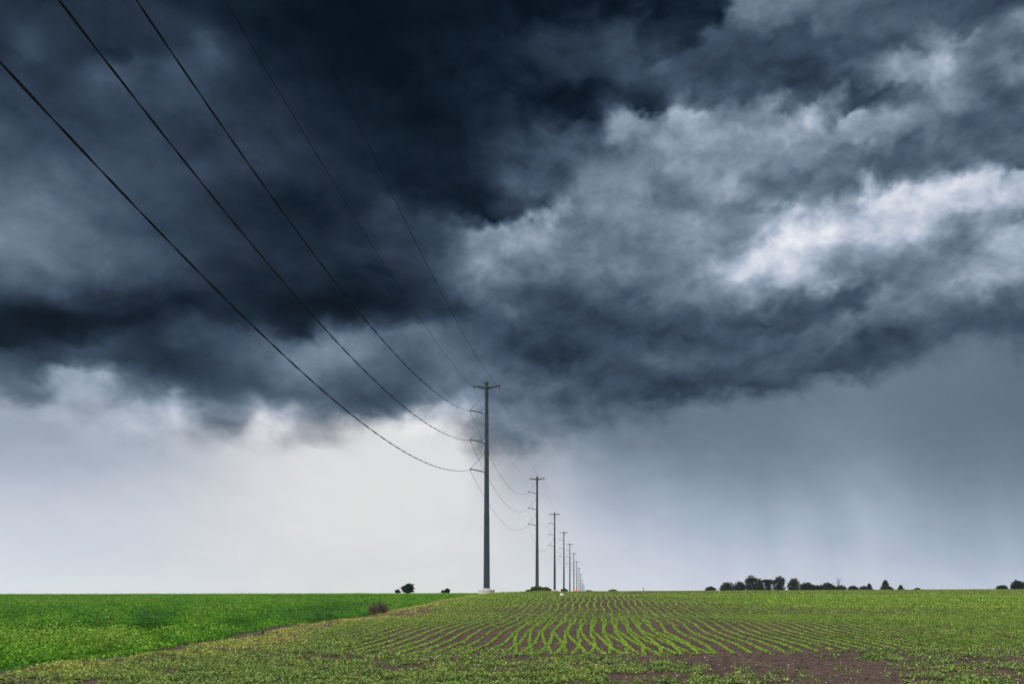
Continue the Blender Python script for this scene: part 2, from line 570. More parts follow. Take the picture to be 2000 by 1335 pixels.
def make_pole():
    root = empty('transmission_pole', (0, 0, 0))
    zt = zpx(748.5)
    z0 = ground1
    rb, rt = .43, .235
    # tapered twelve-sided shaft in three slip-jointed lengths
    prof = []
    z0 += .22
    zb = z0 + .72
    joints = [.36, .69]
    for a, b, e in ((0, joints[0], .0), (joints[0], joints[1], .012), (joints[1], 1, .024)):
        for t in (a, b):
            r = rb + (rt - rb) * t
            prof.append((r - e + .012, zb + (zt - zb) * t + (0.002 if t == a else 0)))
    MB().lathe(prof, 12).build('shaft', M_steel, root)
    MB().lathe([(.62, z0 + .60), (.62, z0 + .655), (.47, z0 + .66), (.47, z0 + .74)], 24).build('base_plate', M_band, root)
    MB().lathe([(1.1, z0 - 1.0), (1.1, z0 + .47), (1.05, z0 + .52)], 28).build('foundation', M_conc, root)
    MB().lathe([(.26, zt - .02), (.34, zt), (.34, zt + .1), (.16, zt + .12), (.16, zt + .2)], 12).build('cap', M_arm, root)
    # two davit arms at the top
    for s in (-1, 1):
        za = zpx(757.0); ze = zpx(752.2)
        arm = MB().tube([(s * .12, 0, za), (s * .8, 0, za + (ze - za) * .34), (s * 1.84, 0, ze)], [.17, .14, .1], 8).build('davit_arm', M_arm, root)
        hk = MB()
        hk.tube([(s * 1.78, 0, ze + .03), (s * 1.78, 0, ze - .12), (s * 1.70, 0, ze - .22), (s * 1.70, 0, ze - .42)], .04, 6)
        hk.tube([(s * 1.70, -.14, ze - .40), (s * 1.70, .14, ze - .40)], .05, 6)
        hk.build('wire_hanger', M_arm, arm)
    MB().lathe([(.31, zpx(759.5)), (.33, zpx(759.2)), (.33, zpx(755.0)), (.31, zpx(754.7))], 12).build('arm_collar', M_arm, root)
    # three braced post insulators
    for ptip, pin, ptop in ((800.3, 806, 770), (857.3, 863, 827), (914.8, 920.5, 884)):
        zi, ztip, zbr = zpx(pin), zpx(ptip), zpx(ptop)
        tz = (zi - zb) / (zt - zb)
        r = rb + (rt - rb) * tz
        tip = Vector((-2.2, 0, ztip)); inn = Vector((-r - .16, 0, zi))
        prof_p, prof_r = [], []
        ns = 15
        for q in range(ns):
            for dr, dt in ((.055, 0), (.115, .35), (.055, .7)):
                t = (q + dt) / ns
                prof_p.append(inn.lerp(tip, t)); prof_r.append(dr)
        ins = MB().tube(prof_p, prof_r, 8).build('post_insulator', M_poly, root)
        MB().tube([(-r + .03, 0, zi + .03), (-r - .17, 0, zi)], [.14, .12], 10).build('mounting_bracket', M_band, ins)
        MB().tube([tip + Vector((.03, 0, .08)), tip + Vector((-.02, 0, -.1)), tip + Vector((-.02, 0, -.2))], [.07, .07, .05], 8).build('wire_clamp', M_arm, ins)
        rbz = (zbr - zb) / (zt - zb)
        r2 = rb + (rt - rb) * rbz
        MB().tube([tip + Vector((.02, 0, .05)), (-r2 + .02, 0, zbr)], .032, 6).build('brace_rod', M_poly, root)
        MB().lathe([(r2 + .0, zbr - .12), (r2 + .045, zbr - .11), (r2 + .045, zbr + .11), (r2, zbr + .12)], 12).build('steel_band', M_arm, root)
    return root


POLE_LABELS = [
    'tall grey steel power pole on a round pale concrete footing, nearest of the line',
    'slim steel power pole rising from a mound of green bushes, second largest of the line',
    'steel power pole just right of the bushy mound, third largest of the line',
    'steel power pole behind a small dark bush, fourth largest of the line',
    'thin steel power pole fifth in size along the line, left of the red-orange heap',
    'thin steel power pole sixth in size, above the left end of the red-orange heap',
    'thin hazy power pole seventh in size, above the right end of the red-orange heap',
    'pale hazy power pole eighth in size, first one right of the red-orange heap',
    'pale hazy power pole ninth in size, second one right of the red-orange heap',
    'faint tiny power pole, third from the far end of the line',
    'faint tiny power pole, second from the far end of the line',
    'faintest and smallest power pole, at the far end of the line']
pole = make_pole()
LINE_ANG = -math.atan(161.7 / F)
att = {}                            # attachment points per wire
offs = {'c1': (-2.22, zpx(802.6)), 'c2': (-2.22, zpx(859.6)), 'c3': (-2.22, zpx(917.0)),
        's1': (-1.70, zpx(752.2) - .42), 's2': (1.70, zpx(752.2) - .42)}
for w in offs: att[w] = []
for n in range(1, 13):
    o = pole if n == 1 else copy_tree(pole)
    X, Y = pole_xy(n)
    dz = 0.0 if n == 1 else float(gz(X, Y)) - ground1
    if 2 <= n <= 6: dz = min(dz, .25) if n < 6 else -.95
    if n == 5: dz = 0.05
    o.location = (X, Y, dz)
    o.rotation_euler = (0, 0, LINE_ANG)
    tag(o, POLE_LABELS[n - 1], 'power pole', 'steel power poles in one receding line')
    for w, (ox, oz) in offs.items():
        att[w].append(Vector((X + ox * math.cos(LINE_ANG), Y + ox * math.sin(LINE_ANG), oz + dz)))

# wires: they come from a pole beside the camera, outside the picture
start = {'c1': (-277.5, 436.4), 'c2': (-277.5, 375.5), 'c3': (-277.5, 308.9), 's1': (-230, 413.1), 's2': (-153.7, 353.1)}
sag0 = {'c': 87.6 * K, 's': 40.0 * K}
sag1 = {'c': 4.1, 's': 2.3}
WL = {'c1': 'black twisted power cable on the uppermost side insulators of the poles',
      'c2': 'black twisted power cable on the middle side insulators of the poles',
      'c3': 'black twisted power cable on the lowest side insulators, lowest of the sagging wires',
      's1': 'thin top wire hung from the left arm ends of the poles',
      's2': 'thin top wire hung from the right arm ends of the poles'}
for w in offs:
    a0 = Vector((start[w][0] * K, 4.7, start[w][1] * K + EYE))
    pts_all = [a0] + att[w]
    mb1, mb2 = MB(), MB()
    path = []
    for sidx in range(len(pts_all) - 1):
        A, B = pts_all[sidx], pts_all[sidx + 1]
        s = (sag0 if sidx == 0 else sag1)[w[0]]
        nseg = 420 if sidx == 0 else (120 if sidx == 1 else (40 if sidx < 5 else 14))
        if w[0] == 's': nseg = min(nseg, 120)
        for q in range(nseg + (1 if sidx == len(pts_all) - 2 else 0)):
            t = q / nseg
            p = A.lerp(B, t); p.z -= 4 * s * t * (1 - t)
            path.append(p)
    if w[0] == 's':
        mb1.tube(path, [float(np.interp(p.y, [0, 60, 130, 400, 1200], [.019, .017, .010, .012, .018])) for p in path], 5)
        o = mb1.build('shield_wire', M_wire)
        tag(o, WL[w], 'wire', 'wires strung between the power poles')
    else:
        # two strands wound round each other
        pa, pb, acc, prev = [], [], 0.0, path[0]
        for p in path:
            acc += (p - prev).length; prev = p
            ph = 2 * math.pi * acc / 5.2
            rr_ = float(np.interp(p.y, [0, 90, 125, 1200], [.026, .022, .013, .012]))
            off = Vector((math.cos(ph) * rr_, 0, math.sin(ph) * rr_))
            pa.append(p + off); pb.append(p - off)
        rad_ = [float(np.interp(p.y, [0, 90, 125, 1200], [.025, .022, .013, .016])) for p in path]
        m = MB().tube(pa, rad_, 5)
        m.tube(pb, rad_, 5)
        o = m.build('power_cable', M_wire)
        tag(o, WL[w], 'wire', 'wires strung between the power poles')


# ------------------------------------------------------------------ trees and bushes
def at(px, Y):
    x = (px - CX) / F * Y
    return x, Y, float(gz(x, Y))


def crown_mesh(name, lobes, n, leaf, hue, seed):
    r = np.random.default_rng(seed)
    parts = []
    tot = sum(l[3] * l[4] for l in lobes)
    for (cx, cy, cz, rx, rz) in lobes:
        k = max(20, int(n * rx * rz / tot))
        d = r.normal(0, 1, (k, 3)); d /= np.linalg.norm(d, axis=1)[:, None]
        rad = r.uniform(.25, 1, k) ** .45
        # ragged outline
        wob = 1 + .3 * np.sin(d[:, 0] * 5 + seed) * np.cos(d[:, 2] * 6 + 2 * seed) + .16 * np.sin(d[:, 0] * 11 + 3 * seed + d[:, 2] * 9) + .12 * r.normal(0, 1, k)
        P = d * (rad * wob)[:, None] * np.array([rx, rx * .9, rz]) + np.array([cx, cy, cz])
        P[:, 2] = np.maximum(P[:, 2], .12)
        hu = np.full(k, hue) + .22 * d[:, 0] * 0 + r.normal(0, .06, k)
        parts.append(leaves(P, 2, np.full(k, leaf), np.full(k, .02), np.full(k, leaf * .5), np.clip(hu, 0, 1), r, up=.2, wid=.7))
    v, f, h = join(parts)
    return np_mesh(name, v, f, {'hue': h})


def tree(name, px, Y, w_px, h_px, label, cat, shape='round', hue=.3, mat=None, seed=1, base_px=None, dens=1.0, group=None):
    x, y, z = at(px, Y)
    if base_px is not None:
        z = EYE + (HY - base_px) * Y / F
    z -= .1
    s = Y / F
    W, H = w_px * s, h_px * s
    root = empty(name, (x, y, z))
    r = random.Random(seed)
    rx = W / 2
    lobes = []
    if shape == 'round':
        lobes = [(0, 0, H * .58, rx * .8, H * .40), (-rx * .5, 0, H * .38, rx * .55, H * .33), (rx * .45, .1, H * .40, rx * .6, H * .34),
                 (r.uniform(-.2, .2) * rx, 0, H * .76, rx * .5, H * .24), (-rx * .3, 0, H * .18, rx * .6, H * .2), (rx * .35, 0, H * .16, rx * .55, H * .18)]
    elif shape == 'tall':
        lobes = [(-rx * .2, 0, H * .45, rx * .75, H * .36), (rx * .4, 0, H * .55, rx * .6, H * .26), (rx * .05, 0, H * .80, rx * .55, H * .2),
                 (-rx * .55, 0, H * .62, rx * .4, H * .15), (rx * .65, 0, H * .74, rx * .3, H * .12), (-rx * .2, 0, H * .2, rx * .75, H * .22), (rx * .4, 0, H * .16, rx * .6, H * .18)]
    elif shape == 'umbrella':
        lobes = [(-rx * .3, 0, H * .82, rx * .7, H * .16), (rx * .35, 0, H * .78, rx * .65, H * .2), (0, 0, H * .55, rx * .5, H * .24),
                 (rx * .1, 0, H * .3, rx * .45, H * .2), (-rx * .75, 0, H * .2, rx * .3, H * .18), (rx * .1, 0, H * .12, rx * .6, H * .12)]
    elif shape == 'low':
        lobes = [(-rx * .4, 0, H * .45, rx * .62, H * .46), (rx * .35, 0, H * .40, rx * .66, H * .42), (rx * .05, 0, H * .62, rx * .5, H * .38)]
    elif shape == 'cone':
        lobes = [(0, 0, H * .25, rx * .95, H * .26), (0, 0, H * .5, rx * .66, H * .28), (0, 0, H * .78, rx * .42, H * .24)]
    elif shape == 'lean':
        lobes = [(-rx * .35, 0, H * .50, rx * .65, H * .3), (rx * .25, 0, H * .62, rx * .62, H * .36), (rx * .1, 0, H * .8, rx * .45, H * .2),
                 (0, 0, H * .25, rx * .8, H * .24)]
    elif shape == 'bare':
        lobes = [(0, 0, H * .78, rx * .8, H * .22), (-rx * .4, 0, H * .55, rx * .5, H * .18), (rx * .7, 0, H * .38, rx * .35, H * .18)]
    leafs = max(.16, min(.7, .19 * W ** .5 + .1)) * (.8 if H < 2 else 1)
    nn = int((3000 if shape != 'bare' else 150) * dens)
    # trunk with a few limbs
    t = MB()
    tr = max(.04, .02 * H)
    t.tube([(0, 0, -.2), (.02 * H, 0, H * .22), (-.01 * H, 0, H * .45), (0, 0, H * .72)], [tr * 1.3, tr, tr * .8, tr * .3], 7)
    for l in lobes:
        t.tube([(0, 0, H * .25), (l[0] * .5, l[1] * .5, (H * .25 + l[2]) / 2 + .05 * H), (l[0] * .95, l[1], l[2] + l[4] * .4)], [tr * .6, tr * .4, tr * .12], 5)
        if shape == 'bare':
            for q in range(9):
                a = r.uniform(0, 6.28)
                t.tube([(l[0] * .6, l[1], l[2] * .8), (l[0] + math.cos(a) * l[3] * .9, math.sin(a) * l[3], l[2] + r.uniform(-.3, 1) * l[4])], [tr * .3, tr * .1], 4)
    t.build('trunk', M_bark if shape != 'bare' else M_greytree, root)
    link('crown', crown_mesh('crown', lobes, nn, leafs, hue, seed), mat or M_tree, root)
    tag(root, label, cat, group)
    return root


TG = 'trees along the right horizon'
T = [
    ('horizon_bush', 1388, 500, 20, 10, 'small pointed bush at the left end of the right tree row', 'bush', 'low', .5),
    ('broadleaf_tree', 1420, 500, 27, 18, 'rounded low tree next to the small bush at the row end', 'tree', 'round', .38),
    ('broadleaf_tree', 1445, 505, 23, 19, 'dark bumpy tree left of the tallest tree', 'tree', 'round', .3),
    ('broadleaf_tree', 1467, 500, 26, 32, 'tallest dark tree of the row with a narrow domed top', 'tree', 'tall', .16),
    ('broadleaf_tree', 1483, 495, 18, 24, 'green tree touching the tallest tree on its right side', 'tree', 'round', .36),
    ('broadleaf_tree', 1499, 505, 25, 24, 'flat-topped tree with sky showing beneath its crown', 'tree', 'umbrella', .15),
    ('broadleaf_tree', 1521, 500, 26, 30, 'tall near-black tree with ragged right edge and open gaps', 'tree', 'tall', .02),
    ('broadleaf_tree', 1550, 495, 24, 26, 'smooth rounded brighter green tree standing by itself', 'tree', 'round', .55),
    ('broadleaf_tree', 1577, 500, 30, 17, 'wide low black-green tree right of the bright rounded tree', 'tree', 'low', .02),
    ('broadleaf_tree', 1598, 505, 20, 12, 'lowest dark tree in the gap between two wider ones', 'tree', 'low', .06),
    ('broadleaf_tree', 1617, 500, 28, 16, 'low dark tree with a pointed top beside the bare grey tree', 'tree', 'low', .08),
    ('bare_tree', 1639, 520, 15, 28, 'sparse grey leafless tree rising behind the low trees', 'tree', 'bare', .3),
    ('broadleaf_tree', 1641, 500, 24, 11, 'olive low tree in front of the bare grey tree', 'tree', 'low', .45),
    ('broadleaf_tree', 1667, 520, 20, 11, 'hazy low round tree just right of the bare grey tree', 'tree', 'low', .25),
    ('horizon_bush', 1687, 505, 16, 10, 'olive bush attached to a darker pointed tree', 'bush', 'low', .5),
    ('broadleaf_tree', 1698, 500, 15, 15, 'dark pointed small tree with an olive bush on its left', 'tree', 'cone', .2),
    ('broadleaf_tree', 1729, 500, 18, 21, 'narrow upright tree with a wide skirt, apart from the row', 'tree', 'cone', .25),
    ('horizon_bush', 1738, 498, 14, 9, 'low bush leaning on the narrow upright tree', 'bush', 'low', .4),
    ('broadleaf_tree', 1759, 505, 13, 12, 'little round-headed tree between the upright tree and last bush', 'tree', 'cone', .4),
    ('horizon_bush', 1792, 510, 12, 7, 'tiny bush last of the row before open field', 'bush', 'low', .45),
    ('horizon_bush', 1957, 420, 20, 9, 'round dark bush near the right end of the skyline', 'bush', 'low', .2),
    ('broadleaf_tree', 1988, 420, 26, 18, 'dark clump of a tree near the photo\'s right edge', 'tree', 'round', .02),
    ('broadleaf_tree', 2008, 425, 22, 17, 'dark tree cut by the photo\'s right edge', 'tree', 'round', .05),
]
for q, (nm, px, Y, w, hpx, lab, cat, shp, hu) in enumerate(T):
    base = float(np.interp(px, [1380, 1500, 1800, 1900, 2000], [1153.5, 1153, 1152.5, 1151, 1149.5]))
    tree(nm, px, Y, w, hpx, lab, cat, shp, hu, M_greytree if shp == 'bare' else None, 20 + q, base + .8, .5 if w < 16 else 1, TG)
tree('broadleaf_tree', 797, 330, 25, 18, 'dark lopsided tree alone above the left green crop', 'tree', 'lean', .14, None, 67, 1157)
tree('horizon_bush', 777, 330, 10, 7, 'small bush at the foot of the lopsided tree', 'bush', 'low', .25, None, 62, 1157)
tree('horizon_bush', 873, 330, 10, 9, 'darker round bush of the pair left of the nearest pole', 'bush', 'round', .15, None, 63, 1157)
tree('horizon_bush', 865, 330, 6, 6, 'smaller paler bush of the pair left of the nearest pole', 'bush', 'low', .55, None, 64, 1157)
# bushes at the poles
for q, (px, Y, w, hpx, lab, hu) in enumerate([
    (1050, 205, 24, 9, 'leafy green bush hiding the foot of the second pole', .35),
    (1066, 204, 20, 7, 'green bush right of the second pole on the mound', .5),
    (1035, 206, 16, 5, 'low green bush left of the second pole on the mound', .6),
    (1102, 330, 13, 7, 'small dark bush at the foot of the fourth pole', .2),
    (1197, 420, 14, 4, 'low dark tuft alone on the skyline left of the short post', .3),
    (1150, 420, 12, 3, 'flat dark tuft on the skyline beside the farthest poles', .35)]):
    tree('field_bush', px, Y, w, hpx, lab, 'bush', 'low', hu, M_bush, 80 + q, None, .8)

# ------------------------------------------------------------------ small things in the field
# dry brush heap
X, Y = -6.75, 45.0
z = float(gz(X, Y))
root = empty('dry_brush', (X, Y, z))
r = np.random.default_rng(5)
mb = MB()
n = 420
for q in range(n):
    a = r.uniform(0, 6.28); rr0 = .40 * math.sqrt(r.uniform())
    bx, by = rr0 * math.cos(a), rr0 * math.sin(a) * .8
    ln = r.uniform(.25, .7) * (1 - .9 * rr0) * (.75 + .3 * math.sin(2 * a + .8) + .2 * math.sin(5 * a))
    tx, ty = bx * 1.2 + r.normal(0, .12), by * 1.2 + r.normal(0, .1)
    mb.tube([(bx, by, -.02), ((bx + tx) / 2, (by + ty) / 2, ln * .6), (tx, ty, ln)], [.014, .011, .005], 4, False)
st = mb.build('stalks', M_dry, root)
P = np.stack([r.normal(0, .19, 900), r.normal(0, .18, 900), np.abs(r.normal(.1, .14, 900))], 1)
v, f, h = leaves(P[:350], 2, np.full(350, .08), np.full(350, .03), np.full(350, .05), np.full(350, .12), r)
link('dead_leaves', np_mesh('dead_leaves', v, f, {'hue': h}), M_dry, root)
tag(root, 'brown heap of dry stalks at the edge of the green crop', 'brush heap')


def stone(name, X, Y, s, label, mat, sq=.7, cat='stone', seed=0, group=None):
    rr_ = random.Random(seed)
    import bmesh
    bm = bmesh.new()
    bmesh.ops.create_icosphere(bm, subdivisions=2, radius=s)
    for vv in bm.verts:
        k = 1 + .28 * (rr_.random() - .5)
        vv.co = Vector((vv.co.x * k, vv.co.y * k * .85, vv.co.z * k * sq))
    me = bpy.data.meshes.new(name); bm.to_mesh(me); bm.free()
    for p in me.polygons: p.use_smooth = True
    o = link(name, me, mat)
    o.location = (X, Y, float(gz(X, Y)) + s * sq * .55)
    tag(o, label, cat, group)
    return o


def on_ground(px, py):
    """ground point seen at a photo position (used only to measure where things lie)"""
    ys = np.exp(np.linspace(math.log(8), math.log(500), 4000))
    xs = (px - CX) / F * ys
    rows = HY + F * drop(xs, ys) / ys
    k = int(np.argmax(rows <= py))
    return float(xs[k]), float(ys[k])


x, y = on_ground(1097, 1163)
stone('pale_stone', x, y, .17 * y / 80 + .02, 'white stone lying between bushy mound and the first rows', M_white, .75, 'stone', 1)
for q, (px, py, s, lab) in enumerate([
    (603, 1236, .045, 'small white stone on the grassy ground right of the dark stub'),
    (1495, 1325, .02, 'left one of two pale pebbles on the bare brown soil'),
    (1506, 1323, .024, 'right one of two pale pebbles on the bare brown soil'),
    (1958, 1199, .07, 'pale stone amid weeds near the right edge'),
    (323 + 450, 1300, .03, 'tan pebble in the weeds at bottom centre-left')]):
    x, y = on_ground(px, py)
    stone('pebble', x, y, s, lab, M_white if q in (0, 3) else M_conc, .7, 'stone', 5 + q)
x, y = on_ground(512, 1240)
root = MB()
root.tube([(0, 0, -.05), (.008, 0, .06), (.02, .0, .135)], [.036, .042, .03], 8)
root.tube([(.0, 0, .06), (.04, .01, .1)], [.018, .012], 6)
o = root.build('wooden_stub', M_dark)
o.location = (x, y, float(gz(x, y)))
tag(o, 'little dark stub sticking up from the yellow-green strip', 'stub')
# short post on the skyline
x, y, z = at(1257, 330)
pr = empty('short_post', (x, y, z))
MB().tube([(0, 0, -.3), (0, 0, .85)], [.12, .11], 8).build('post', M_dark, pr)
MB().lathe([(.17, .85), (.19, .9), (.19, 1.1), (.09, 1.18)], 8).build('head', M_dark, pr)
tag(pr, 'short dark post standing alone on the skyline', 'post')
# red-orange heap under the far poles
x, y, z = at(1125, 360)
hr = empty('orange_heap', (x, y, z))
MB().lathe([(1.05, -.2), (1.0, .2), (.75, .5), (.3, .68), (.05, .7)], 14, (-.15, 0)).build('cover_sheet', M_red, hr, True)
MB().lathe([(.45, -.2), (.42, .2), (.3, .34), (.05, .38)], 12, (.85, .1)).build('side_bundle', M_red, hr, True)
tag(hr, 'small red-orange heap on the skyline below the far poles', 'heap')

# ------------------------------------------------------------------ haze
hz = MB()
S_, zb_, zt_ = 1350.0, -32.0, 32.0
for zz in (zb_, zt_):
    for xx, yy in ((-S_, -S_), (S_, -S_), (S_, S_), (-S_, S_)):
        hz.v.append(Vector((xx, yy, zz)))
hz.f = [(3, 2, 1, 0), (4, 5, 6, 7), (0, 1, 5, 4), (1, 2, 6, 5), (2, 3, 7, 6), (3, 0, 4, 7)]
mh, nt, N, L = newmat('haze_air')
out = N.new('ShaderNodeOutputMaterial')
pv = N.new('ShaderNodeVolumePrincipled')
pv.inputs['Color'].default_value = (.80, .92, 1.0, 1)
pv.inputs['Density'].default_value = .00009
pv.inputs['Anisotropy'].default_value = .2
L.new(pv.outputs['Volume'], out.inputs['Volume'])
o = hz.build('haze', mh)
tag(o, kind='stuff')

# ------------------------------------------------------------------ sky
SKY = {
0: '0:48 100:42 200:52 300:46 400:36 500:26 600:24 700:20 800:22 900:20 1000:18 1100:20 1200:26 1250:30 1300:28 1400:42 1430:70 1450:120 1500:130 1550:120 1600:105 1700:95 1800:82 1900:75 2000:72',
50: '0:50 60:66 100:58 200:44 300:50 400:45 500:26 600:22 700:18 800:18 900:20 1000:24 1100:32 1200:48 1225:58 1260:36 1300:36 1400:40 1430:85 1500:108 1600:92 1700:90 1800:80 1900:85 2000:105',
100: '0:46 60:70 100:58 200:44 300:45 350:62 400:80 450:50 500:32 600:26 700:22 800:20 900:24 1000:36 1100:45 1200:58 1300:58 1400:72 1500:80 1600:72 1700:78 1760:120 1800:100 1850:140 1900:110 2000:90',
150: '0:55 100:50 150:65 200:92 250:85 300:62 350:80 400:75 500:42 600:28 700:20 800:16 900:22 1000:32 1100:46 1200:58 1300:72 1400:72 1500:68 1600:62 1700:95 1750:145 1830:160 1870:125 1900:122 2000:115',
200: '0:62 100:55 200:68 300:70 400:62 500:48 600:38 700:26 800:20 900:30 1000:38 1100:30 1200:44 1300:85 1350:105 1400:92 1500:100 1560:110 1600:78 1700:76 1750:100 1800:140 1900:118 2000:95',
250: '0:75 100:62 200:55 300:60 400:50 500:55 600:35 700:32 800:24 900:32 1000:55 1100:50 1170:85 1200:135 1250:130 1300:150 1350:162 1400:150 1450:130 1500:135 1580:168 1620:130 1650:150 1700:140 1800:118 1900:88 2000:95',
300: '0:75 100:72 200:62 300:62 400:58 500:62 600:45 700:32 800:28 900:34 1000:62 1100:85 1200:110 1300:145 1400:145 1500:148 1600:130 1700:95 1800:92 1900:100 2000:95',
350: '0:92 100:92 200:78 300:70 400:58 500:45 600:45 700:40 800:28 900:26 950:34 1000:72 1100:78 1150:108 1200:118 1300:118 1400:132 1440:158 1500:130 1600:112 1700:105 1750:120 1800:145 1850:190 1900:198 1950:165 2000:145',
400: '0:110 100:105 200:88 300:68 400:52 500:38 600:36 700:42 800:48 900:34 950:40 1000:70 1050:88 1100:132 1200:128 1300:112 1400:125 1500:135 1600:150 1660:160 1700:205 1750:214 1800:212 1850:195 1900:182 2000:168',
450: '0:128 100:115 150:105 200:82 300:66 400:56 500:40 600:34 700:46 800:55 880:75 920:125 950:140 1000:150 1050:148 1100:135 1200:130 1300:122 1400:135 1450:125 1500:185 1550:218 1600:205 1700:198 1750:210 1800:182 1850:140 1900:122 1950:145 2000:158',
500: '0:115 100:115 200:102 300:80 400:55 500:42 600:36 700:48 800:55 850:70 900:105 950:140 1000:125 1100:120 1200:115 1250:105 1300:125 1400:145 1450:180 1500:210 1550:192 1600:165 1650:132 1700:145 1750:142 1800:125 1850:112 1900:150 1950:168 2000:165',
550: '0:85 100:92 200:88 300:72 400:48 500:36 600:36 700:30 800:42 850:60 900:98 950:122 1000:105 1100:95 1200:110 1300:115 1400:130 1500:165 1550:165 1600:140 1650:110 1700:92 1750:90 1800:105 1900:142 1950:138 2000:122',
575: '0:65 100:72 200:62 300:45 400:36 500:34 600:30 700:24 800:40 850:58 900:85 950:108 1000:98 1100:80 1150:90 1200:95 1300:105 1400:115 1500:140 1550:125 1600:95 1650:74 1700:72 1750:100 1800:105 1900:125 1950:118 2000:100',
600: '0:40 100:42 200:40 300:32 400:34 450:36 500:28 600:22 700:18 750:26 800:36 850:48 900:58 950:95 1000:105 1050:90 1100:72 1200:75 1300:88 1400:100 1500:100 1550:86 1600:75 1650:66 1690:85 1720:112 1750:115 1800:108 1900:95 2000:85',
625: '0:22 100:20 200:24 300:30 350:55 400:58 450:42 500:50 550:26 600:24 650:34 700:36 750:52 800:66 850:62 900:70 950:90 1000:95 1050:80 1100:66 1200:68 1300:73 1400:85 1500:72 1550:66 1600:80 1640:108 1700:114 1750:102 1800:95 1900:86 2000:74',
650: '0:24 100:25 200:36 300:50 350:62 400:62 450:70 500:76 550:44 600:48 650:92 700:102 750:105 800:110 850:106 900:90 950:85 1000:72 1050:72 1100:63 1200:60 1250:56 1300:66 1400:85 1500:85 1600:100 1650:106 1700:90 1750:72 1800:80 1850:95 1900:98 1950:85 2000:74',
675: '0:28 50:32 100:55 150:72 200:65 250:55 300:50 350:56 400:58 450:70 500:85 550:92 600:118 650:126 700:118 750:106 800:105 850:110 900:100 950:85 1000:68 1050:55 1100:50 1150:58 1200:66 1300:80 1400:82 1500:90 1600:88 1650:76 1700:66 1750:68 1800:82 1850:105 1900:114 1950:112 2000:92',
700: '0:80 50:62 100:58 150:75 200:75 250:52 300:42 350:42 400:52 450:75 500:85 550:112 600:130 650:128 700:120 750:106 800:95 850:105 900:100 950:85 1000:68 1050:50 1100:46 1150:60 1200:68 1300:86 1400:84 1500:85 1550:82 1600:72 1650:64 1700:70 1750:84 1800:95 1850:115 1900:120 2000:110',
725: '0:95 50:78 100:108 130:162 150:160 200:150 250:82 300:58 350:52 400:60 450:72 500:82 550:106 600:118 650:110 700:100 750:88 800:84 850:100 900:100 950:90 1000:85 1050:68 1100:66 1150:68 1200:72 1300:75 1400:72 1500:72 1550:66 1600:62 1650:68 1700:92 1750:116 1800:117 1850:118 1900:116 2000:110',
750: '0:105 50:112 100:142 150:165 200:160 250:110 280:90 300:98 350:75 400:66 450:72 500:72 550:95 600:105 650:95 700:88 750:80 800:78 850:94 900:104 950:92 1000:92 1050:85 1100:80 1150:75 1200:80 1250:74 1300:64 1350:62 1400:64 1450:66 1500:70 1550:78 1600:110 1650:124 1700:122 1800:120 1900:117 2000:114',
775: '0:132 50:104 90:110 110:160 150:166 200:166 250:135 300:120 345:165 370:110 400:88 450:92 500:112 550:95 600:94 650:88 700:76 750:73 800:84 850:112 900:130 950:105 1000:95 1050:100 1100:85 1150:85 1200:85 1250:82 1300:66 1350:68 1400:80 1440:108 1500:116 1550:118 1600:122 1700:124 1800:118 2000:112',
800: '0:162 50:155 100:162 150:170 200:170 250:178 300:160 350:178 400:140 450:128 480:140 500:165 550:170 600:130 650:108 700:78 750:82 800:135 850:195 900:180 950:128 1000:110 1050:110 1100:95 1150:98 1200:95 1250:98 1300:98 1350:114 1400:118 1500:120 1600:125 1700:126 1800:118 1900:115 2000:112',
825: '0:165 100:168 150:168 200:174 250:180 300:182 350:182 400:128 440:118 480:140 500:198 550:192 600:155 650:160 700:160 750:185 800:220 850:218 900:192 930:140 950:115 1000:115 1050:105 1100:96 1150:98 1200:105 1250:108 1300:118 1400:120 1500:121 1600:128 1700:128 1800:118 2000:114',
850: '0:168 100:168 200:175 250:178 300:174 350:182 400:150 450:160 500:206 550:198 600:166 630:180 650:164 690:208 750:224 800:229 850:226 900:200 940:120 1000:108 1050:105 1100:112 1150:128 1200:124 1300:122 1400:122 1500:122 1600:130 1700:132 1800:122 1900:118 2000:118',
875: '0:172 200:178 300:180 350:185 400:190 450:200 500:208 600:212 700:218 750:226 800:231 850:229 900:218 940:165 970:135 1000:135 1050:145 1100:150 1150:140 1200:132 1300:130 1400:126 1500:128 1600:134 1700:136 1800:126 2000:120',
900: '0:178 100:175 200:178 300:186 400:195 450:205 500:212 600:218 700:224 800:230 850:230 900:223 950:188 1000:168 1050:166 1100:165 1150:155 1200:145 1300:138 1400:132 1500:135 1600:140 1700:142 1800:130 1900:125 2000:122',
950: '0:192 100:192 200:194 300:197 400:204 500:214 600:220 700:222 800:224 900:222 950:205 1000:188 1050:182 1100:185 1150:172 1200:162 1300:158 1400:150 1500:148 1600:150 1690:158 1800:145 1900:138 2000:136',
1000: '0:203 100:203 200:205 300:205 400:209 500:216 600:222 700:222 800:222 900:220 1000:208 1050:205 1100:200 1150:188 1200:180 1300:175 1400:168 1500:165 1550:172 1600:168 1640:164 1690:174 1800:160 1900:155 2000:150',
1050: '0:210 100:210 200:209 300:209 400:212 500:217 600:220 700:221 800:221 900:220 1000:214 1100:208 1200:198 1300:190 1400:182 1500:180 1550:187 1600:180 1650:176 1700:185 1800:172 1900:168 2000:165',
1100: '0:216 300:213 400:215 500:218 600:220 900:220 1000:216 1100:212 1200:207 1300:203 1400:198 1500:196 1550:200 1600:194 1700:194 1800:186 1900:182 2000:180',
1150: '0:225 300:222 500:222 700:222 900:221 1000:220 1100:218 1200:216 1300:214 1400:210 1500:208 1600:206 1700:202 1800:198 2000:198',
}
